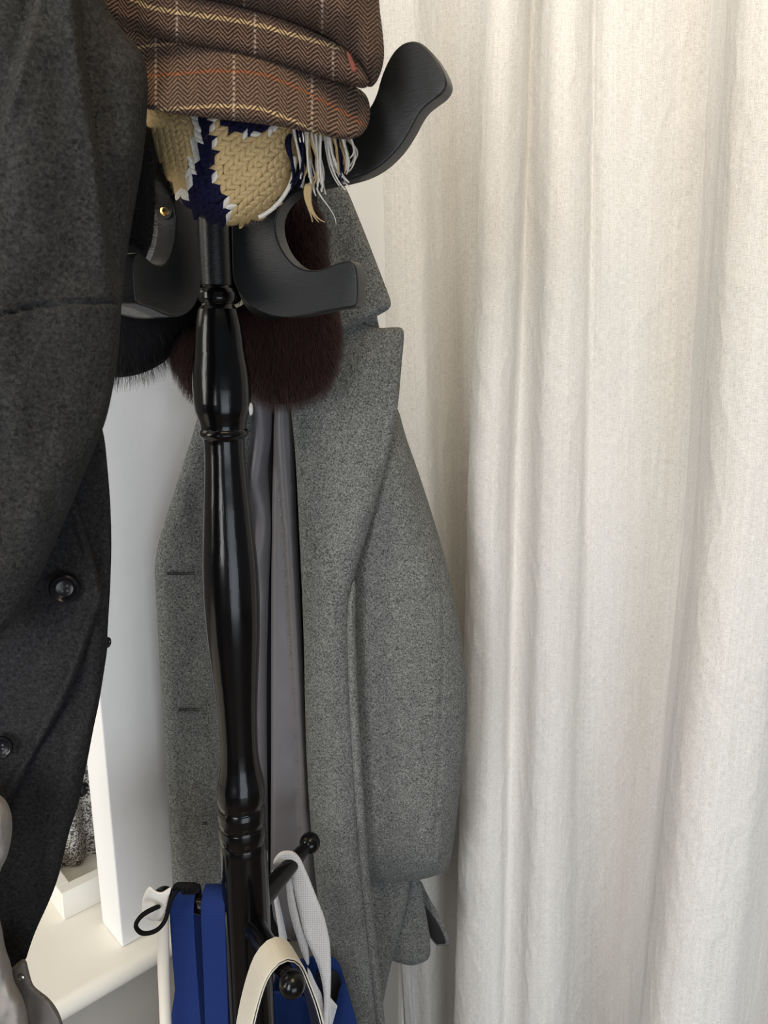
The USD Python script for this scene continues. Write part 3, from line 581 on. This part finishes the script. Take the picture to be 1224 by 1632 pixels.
for x0, y0, x1, y1, x2, y2, c in fr:
    parts = []
    for k in range(4):
        j = rng.normal(0, 1.6, 6); Yf = .585 + .006 * k / 3 + rng.normal(0, .002)
        pl = spline([P(x0 + j[0], y0 - 15, Yf + .004), P((x0 + x1) / 2 + j[1], (y0 + y1) / 2, Yf), P(x1 + j[2], y1, Yf + .002), P(x2 + j[3] * 1.6, y2 + j[4] * 4, Yf + .005)], 14)
        parts.append(tube(pl, np.linspace(.0011, .0005, 14), 6))
    obj('fringe_strand', trimesh.util.concatenate(parts), ym[c], sc, smooth=True)
obj('fringe_tuft', trimesh.util.concatenate([tube(spline([P(492 + a, 295, .59), P(491 + a * 1.2, 318, .588), P(496 + a, 336, .59), P(508 + 4 * a, 354, .592)], 16), np.linspace(.0017, .0003, 16), 7) for a in (-2.5, 0, 2.5)]), tan_yarn, sc, smooth=True)
obj('fringe_strand', tube(spline([P(505, 300, .59), P(515, 318, .588), P(528, 336, .59), P(536, 358, .592)], 16), np.linspace(.0006, .0002, 16), 5), white_yarn, sc)

# ------------------------------------------------------------------ tweed cap
ct = thing('tweed_cap', 'brown herringbone tweed newsboy cap with cream and rust check hung on top of the stand', 'cap')
cream, rust = (.60, .44, .24), (.30, .095, .035)
KM = .00049
brim_arc = curve_fn([(150, 135), (200, 127), (240, 121), (300, 116), (350, 113), (385, 114), (416, 118), (440, 126), (468, 137), (505, 156), (540, 175), (600, 212)])
band_arc = curve_fn([(150, -22), (213, 0), (238, 11), (293, 21), (395, 36), (468, 56), (533, 74), (600, 100)])
def tweed_part(name, mesh, mat, arc, parent):
    q = mesh.metadata['px']; uv = np.stack([(q[:, 0] - 140) * KM, (q[:, 1] - arc(q[:, 0])) * KM], 1)
    return obj(name, mesh, mat, parent, uv=uv)
tw_crown = tweed('tweed_crown', [], .0)
tw_band = tweed('tweed_band', [(0, .0019, cream), (-.027, .0012, rust)], -.0085)
tw_brim = tweed('tweed_brim', [(0, .0013, rust), (-.0235, .0013, cream), (.0272, .0014, cream)], .008)
crown = [(90, -190), (300, -260), (520, -230), (600, -120), (603, 0), (611, 60), (613, 95), (603, 128), (588, 144), (572, 118), (530, 66), (470, 42), (380, 16), (300, 2), (200, -30), (120, -60)]
tweed_part('crown', sheet(crown, .605, .05, 6, .055, 55, back=.05, noise=.012, nscale=.02, seed=12, disp=lambda x, y: .006 * np.exp(-((x - 560 - (y - 60) * .25) / 14) ** 2) * sstep(y, 20, 80)), tw_crown, lambda x: -30 + (x - 380) * .15, ct)
band = [(120, -50), (213, -26), (300, -5), (380, 10), (468, 36), (527, 64), (556, 82), (578, 104), (590, 128), (584, 143), (556, 136), (498, 119), (395, 90), (289, 71), (193, 43), (130, 20)]
tweed_part('band', sheet(band, .575, .02, 5, .016, 22, noise=.004, nscale=.03, seed=13), tw_band, band_arc, ct)
brim = [(140, 20), (193, 38), (289, 66), (395, 86), (498, 116), (556, 133), (581, 146), (590, 165), (590, 190), (582, 210), (568, 221), (545, 223), (505, 214), (470, 206), (420, 198), (350, 190), (270, 181), (225, 172), (180, 165), (150, 120)]
tweed_part('brim', sheet(brim, lambda x, y: .578 - .045 * sstep(y - brim_arc(x), -70, 70) + .03 * ((x - 380) / 210) ** 2, .006, 5, .007, 13, noise=.003, nscale=.03, seed=14, smooth=2), tw_brim, brim_arc, ct)
obj('side_tag', sheet([(551, 81), (557, 84), (563, 96), (570, 113), (566, 117), (560, 114), (556, 100)], .5595, .002, 2, .001, 3, smooth=1), red_label, ct, label='small red fabric tag on the band')

# ------------------------------------------------------------------ charcoal coat in front
cc = thing('charcoal_coat', 'dark charcoal wool coat with black buttons hanging at the left, nearest the camera', 'coat')
A_out = [(-140, -160), (150, -160), (158, -20), (175, 20), (195, 48), (218, 72), (230, 92), (236, 125), (235, 170), (231, 230), (222, 290), (212, 345), (203, 400), (196, 450), (193, 500), (189, 560), (182, 610), (170, 668), (156, 702), (136, 752), (117, 798), (88, 866), (57, 933), (30, 980), (8, 1006), (-30, 1030), (-140, 1040)]
fold = curve_fn([(118, -60), (125, 30), (140, 150), (152, 230), (165, 330), (176, 410), (186, 480)], 'y')
lfold = curve_fn([(70, -60), (55, 0), (35, 80), (12, 160), (-10, 230), (-30, 330)], 'y')
seam = [(-140, 520), (0, 502), (60, 489), (120, 482), (188, 482)]
def a_d(x, y):
    s = x - fold(y); l = x - lfold(y); v = .017 * sstep(s, -4, 6) * (1 - sstep(y, 430, 485)) + .012 * (1 - sstep(l, -10, 10)) * (1 - sstep(y, 230, 330))
    v = v - .003 * np.exp(-((s + 14) / 12) ** 2) * (1 - sstep(y, 400, 480))
    return v + groove(seam, 2.2, .0038)(x, y)
obj('sleeve', sheet(A_out, lambda x, y: .525 - .03 * sstep(x, 260, -60), .012, 6, .028, 70, disp=a_d, back=.0, noise=.022, nscale=.008, seed=21), charcoal_wool, cc)
B_out = [(60, 700), (112, 770), (121, 794), (136, 850), (153, 904), (165, 948), (163, 962), (152, 990), (117, 1092), (90, 1145), (64, 1188), (40, 1238), (21, 1277), (-20, 1345), (-140, 1380), (-140, 800)]
edge_in = [(105, 800), (120, 850), (137, 905), (146, 948), (138, 985), (103, 1085), (52, 1180), (10, 1265)]
obj('front_panel', sheet(B_out, .545, .005, 5, .006, 12, disp=lambda x, y: groove(edge_in, 3, .002)(x, y), noise=.012, nscale=.012, seed=22), charcoal_shaded, cc)
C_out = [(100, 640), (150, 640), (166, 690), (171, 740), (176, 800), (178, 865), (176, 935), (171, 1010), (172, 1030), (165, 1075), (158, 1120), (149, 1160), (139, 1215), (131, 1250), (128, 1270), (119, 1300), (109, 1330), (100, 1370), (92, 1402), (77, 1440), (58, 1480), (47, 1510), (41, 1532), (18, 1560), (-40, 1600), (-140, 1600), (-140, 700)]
obj('back_panel', sheet(C_out, .562, .006, 6, .008, 20, noise=.025, nscale=.01, seed=23), charcoal_shaded, cc)
def button(cx, cy, Y, r_px, tilt=(0.25, .1)):
    s = r_px * px_m(cy, Y)
    prof = np.array([(0, -.22), (.8, -.22), (.97, -.1), (1, .06), (.95, .22), (.84, .28), (.72, .22), (.62, .06), (.5, .0), (0, -.02)]) * s
    b = trimesh.creation.revolve(prof, sections=40)
    n = np.array([tilt[0], -1, tilt[1]]); n /= np.linalg.norm(n); ex = np.cross([0, 0, 1.], n); ex /= np.linalg.norm(ex)
    o = P(cx, cy, Y); p = obj('button', frame_to(b, o, ex, np.cross(n, ex), n), button_mat, cc, smooth=40)
    th = []
    for i in (-1, 1):
        for j in (-1, 1):
            h = trimesh.creation.icosphere(1, .10 * s); h.apply_scale((1, 1, .5)); h.apply_translation((i * .17 * s, j * .17 * s, .0)); th.append(h)
    obj('thread', frame_to(trimesh.util.concatenate(th), o, ex, np.cross(n, ex), n), plain('button_thread_' + str(len(th) + counts.get('bt', 0)), (.09, .09, .1), .8, .2) if 'bt' not in counts else UsdShade.Material.Get(stage, '/World/Looks/button_thread_4'), p)
    counts['bt'] = 1
counts.pop('bt', None)
button(103, 938, .5345, 24); button(1, 1191, .532, 19)
button(170, 1024, .566, 9, (2.5, .1)); button(131, 1258, .568, 12, (2.5, .1))

# ------------------------------------------------------------------ grey nylon jacket, bottom left
gj = thing('nylon_jacket', 'crinkled grey nylon jacket at the lower left in front of the charcoal coat', 'jacket')
obj('sleeve', sheet([(-140, 1240), (-20, 1258), (0, 1266), (12, 1278), (20, 1302), (19, 1335), (11, 1368), (0, 1386), (-10, 1430), (4, 1480), (7, 1507), (19, 1540), (21, 1562), (36, 1588), (44, 1615), (50, 1680), (-140, 1700)], .505, .010, 5, .018, 24, noise=.020, nscale=.035, seed=31), nylon_light, gj)
fl_ = obj('hem_flap', sheet([(15, 1546), (28, 1534), (41, 1525), (46, 1548), (52, 1570), (64, 1580), (78, 1590), (93, 1610), (102, 1636), (112, 1700), (20, 1700), (10, 1600)], .520, .006, 4, .006, 8, noise=.008, nscale=.03, seed=32), nylon, gj)
sn = trimesh.creation.revolve(np.array([(0, 0), (.0025, 0), (.0026, .0006), (.0018, .0012), (.0009, .0008), (0, .0008)]), sections=20)
obj('snap', frame_to(sn, P(34, 1558, .5125), np.array([1., 0, 0]), np.array([0, 0, 1.]), np.array([0, -1., 0])), steel, fl_)

# ------------------------------------------------------------------ umbrella handle on the left peg
um = thing('umbrella', 'slim umbrella with white curved handle plate and black cord on the left peg', 'umbrella')
plate = [(240, 1411), (247, 1419), (257, 1423), (266, 1417), (274, 1412), (271, 1424), (267, 1438), (263, 1455), (254, 1467), (241, 1469), (229, 1460), (225, 1447), (228, 1428), (234, 1416)]
ypl = lambda x, y: .668 + .012 * ((x - 248) / 24) ** 2 * 0 - .010 * np.abs((x - 250) / 24) ** 2.2 * np.where(x > 250, 1, -.3)
obj('handle_plate', sheet(plate, ypl, .003, 2.5, .0018, 3, smooth=2), white_plastic, um, smooth=60)
obj('shaft', tube(np.array([P(259, 1462, .674), P(261, 1550, .674), P(264.5, 1640, .674), P(272, 1850, .674)]), .0062, 16), ivory_plastic, um, smooth=60)
cord = spline([P(x, y, Y) for x, y, Y in ((252, 1445, .664), (243, 1449, .655), (229, 1457, .652), (219, 1468, .653), (217, 1478, .655), (224, 1486, .655), (238, 1487, .653), (254, 1479, .651), (265, 1462, .652), (270, 1442, .655), (276, 1428, .660), (288, 1416, .672))], 70)
obj('cord_loop', tube(cord, .0027, 10, flat=.8), black_cord, um)
kn = [tube(spline([P(280 + 6 * k, 1420 - 3 * (k % 2), .672), P(284 + 7 * k, 1410, .668), P(294 + 6 * k, 1411, .672), P(300 + 5 * k, 1419, .676), P(290 + 5 * k, 1422, .674)], 24), .0024, 8) for k in range(4)]
obj('cord_knot', trimesh.util.concatenate(kn), black_cord, um)

# ------------------------------------------------------------------ blue tote on the left peg
bt = thing('blue_tote_bag', 'royal blue tote bag hanging by two wide cloth handles on the left peg', 'tote bag')
def over_peg(xl, xr, zt, yf, yb, zb, drift=0.0, lean=0.0):
    xc = (xl + xr) / 2; w = np.array([xr - xl, 0, 0]); R = (yb - yf) / 2; yc = (yf + yb) / 2
    pts = [(xc + drift, yf - .004 - lean, zb), (xc + drift * .6, yf - .002 - lean * .6, (zb * 2 + zt) / 3), (xc + drift * .2, yf - .001, (zb + 2 * zt) / 3), (xc, yf, zt - R * 1.4), (xc, yf + R * .12, zt - R * .6), (xc, yc - R * .55, zt - R * .12), (xc, yc, zt), (xc, yc + R * .55, zt - R * .12), (xc, yb - R * .1, zt - R * .6), (xc, yb, zt - R * 1.5), (xc + drift * .3, yb + .003, (zb + 2 * zt) / 3), (xc + drift, yb + .006, zb)]
    return ribbon(np.array(pts), w, .0022, 80)
x_at = lambda x, y, Y: float(P(x, y, Y)[0])
Yf = .682
obj('handle', over_peg(x_at(268, 1430, Yf), x_at(307, 1430, Yf), .8745, Yf, .718, .45, .003, .002), blue_strap, bt, smooth=60)
obj('handle', over_peg(x_at(318, 1430, Yf), x_at(357, 1430, Yf), .8745, Yf, .718, .45, -.010, -.003), blue_strap, bt, smooth=60)
obj('front_panel', sheet([(285, 1577), (346, 1577), (386, 1579), (392, 1640), (402, 1850), (400, 1980), (280, 1980), (270, 1640)], .745, .003, 8, .003, 8, noise=.008, seed=41, smooth=0), blue_canvas, bt)
obj('back_panel', sheet([(285, 1535), (335, 1500), (357, 1500), (370, 1530), (386, 1570), (400, 1850), (400, 1980), (280, 1980), (270, 1640)], .785, .003, 8, .003, 8, smooth=0), blue_canvas, bt)

# ------------------------------------------------------------------ blue bag with white webbing straps on the rear peg
wb = thing('webbing_strap_bag', 'dark blue bag hanging by white woven webbing straps on the rear right peg', 'tote bag')
w1 = [(434, 1378), (437, 1368), (445, 1358), (455, 1355), (468, 1356), (478, 1366), (484, 1379), (493, 1400), (502, 1423), (510, 1443), (517, 1461), (522, 1482), (526, 1502), (528, 1540), (527, 1588), (524, 1640), (517, 1680), (514, 1640), (517, 1592), (512, 1559), (505, 1535), (495, 1513), (484, 1488), (478, 1460), (472, 1435), (467, 1412), (462, 1392), (454, 1385), (443, 1379)]
obj('strap', sheet(w1, lambda x, y: .752 + .02 * sstep(y, 1600, 1380) - .02 * (1 - sstep(y, 1356, 1385)) * 0, .0025, 3.5, .003, 5, smooth=1), white_web, wb, smooth=50)
w2 = [(455, 1384), (463, 1391), (470, 1435), (477, 1465), (484, 1488), (492, 1509), (493, 1545), (482, 1523), (473, 1495), (466, 1473), (460, 1448), (457, 1427)]
obj('strap', sheet(w2, .770, .002, 3, .002, 4, smooth=1), white_web, wb, smooth=50)
w3 = [(434, 1382), (437, 1400), (443, 1427), (452, 1466), (459, 1502), (462, 1560), (450, 1560), (445, 1490), (437, 1440), (432, 1400)]
obj('strap', sheet(w3, .800, .002, 3, .002, 4, smooth=1), white_web, wb, smooth=50)
w4 = [(488, 1540), (494, 1545), (503, 1566), (515, 1588), (516, 1640), (515, 1690), (508, 1690), (507, 1640), (497, 1585)]
obj('strap', sheet(w4, .765, .002, 3, .002, 4, smooth=1), white_web, wb, smooth=50)
obj('strap', sheet([(522, 1580), (527, 1590), (538, 1603), (530, 1632), (520, 1680), (514, 1680)], .785, .002, 3, .002, 4, smooth=0), white_web, wb, smooth=50)
obj('back_panel', sheet([(425, 1545), (492, 1524), (520, 1521), (536, 1527), (544, 1542), (552, 1570), (572, 1640), (600, 1760), (600, 1900), (420, 1900)], .822, .003, 7, .004, 8, smooth=1, noise=.01, seed=51), blue_canvas, wb)
obj('lining', sheet([(500, 1548), (528, 1544), (540, 1552), (545, 1575), (538, 1600), (520, 1600)], .816, .001, 4, .0005, 5, smooth=1), satin_dark, wb)  # dark sheet, stands for the shaded inside of the bag
obj('front_panel', sheet([(415, 1578), (470, 1580), (508, 1600), (528, 1630), (546, 1556), (556, 1585), (572, 1640), (600, 1760), (600, 1900), (420, 1900)], .800, .003, 6, .003, 8, smooth=1, noise=.008, seed=52), blue_canvas, wb)

# ------------------------------------------------------------------ cream and navy strap bag on the front peg
cb = thing('cream_strap_bag', 'cotton bag strap, cream outside and navy inside, looped over the front ball peg', 'bag')
az = math.radians(-60); pa = np.array([math.cos(az), math.sin(az), 0]); pp_ = np.array([math.cos(az + math.pi / 2), math.sin(az + math.pi / 2), 0])
def loop(k, r0, name, mat, width, off, th):
    c = np.array([*AX, 0]) + pa * r0; zt = .8665 + k
    s = [(-.050 - k, .50), (-.049 - k, .62), (-.042 - k, .75), (-.031 - k, .812), (-.021 - k * .9, .845), (-.010 - k * .4, .8625 + k * .8), (.001, zt), (.011 + k * .4, .8605 + k * .8), (.021 + k * .9, .838), (.030 + k, .805), (.040 + k, .75), (.048 + k, .62), (.050 + k, .50)]
    pts = np.array([c + pp_ * a + np.array([0, 0, z]) + pa * off for a, z in s])
    obj(name, ribbon(pts, pa * width, th, 90), mat, cb, smooth=60)
loop(.0034, .088, 'outer_strap', cream_cloth, .031, 0, .0018)
loop(.0019, .088, 'strap_gap', navy_cloth, .029, 0, .0012)  # dark ribbon, stands for the shaded gap between the cream layers
loop(.0006, .088, 'outer_strap', cream_cloth, .031, 0, .0012)
loop(-.0008, .088, 'inner_strap', navy_cloth, .030, 0, .0014)
obj('pouch', sheet([(400, 1850), (520, 1850), (540, 2100), (380, 2100)], .62, .03, 14, .012, 30, back=.01), navy_cloth, cb)

# ------------------------------------------------------------------ loose fibres standing off the woollens
fz_dark, fz_grey, fz_tan, fz_brown = hair('charcoal_fibre', (.02, .02, .02), (.09, .09, .09), .8), hair('grey_fibre', (.10, .10, .10), (.30, .30, .29), .8), hair('tan_fibre', (.45, .34, .20), (.60, .50, .36), .8), hair('brown_fibre', (.08, .05, .04), (.22, .16, .12), .8)
navy_f = hair('navy_fibre', (.014, .013, .045), (.05, .05, .10), .8)
fuzz(KEEP[('/World/charcoal_coat', 'charcoal_wool')] + KEEP[('/World/charcoal_coat', 'charcoal_wool_shaded')], 14000, .0022, .00007, fz_dark, cc, 61)
fuzz(KEEP[('/World/grey_coat', 'grey_wool')], 22000, .0024, .00009, fz_grey, gc, 62)
fuzz(KEEP[('/World/knitted_scarf', 'tan_yarn')][:1], 5000, .0035, .00009, fz_tan, sc, 63)
fuzz(KEEP[('/World/knitted_scarf', 'navy_yarn')][:1], 3500, .0040, .00009, navy_f, sc, 64)
fuzz(sum([KEEP[('/World/tweed_cap', k)] for k in ('tweed_crown', 'tweed_band', 'tweed_brim')], []), 7000, .0022, .00007, fz_brown, ct, 65)
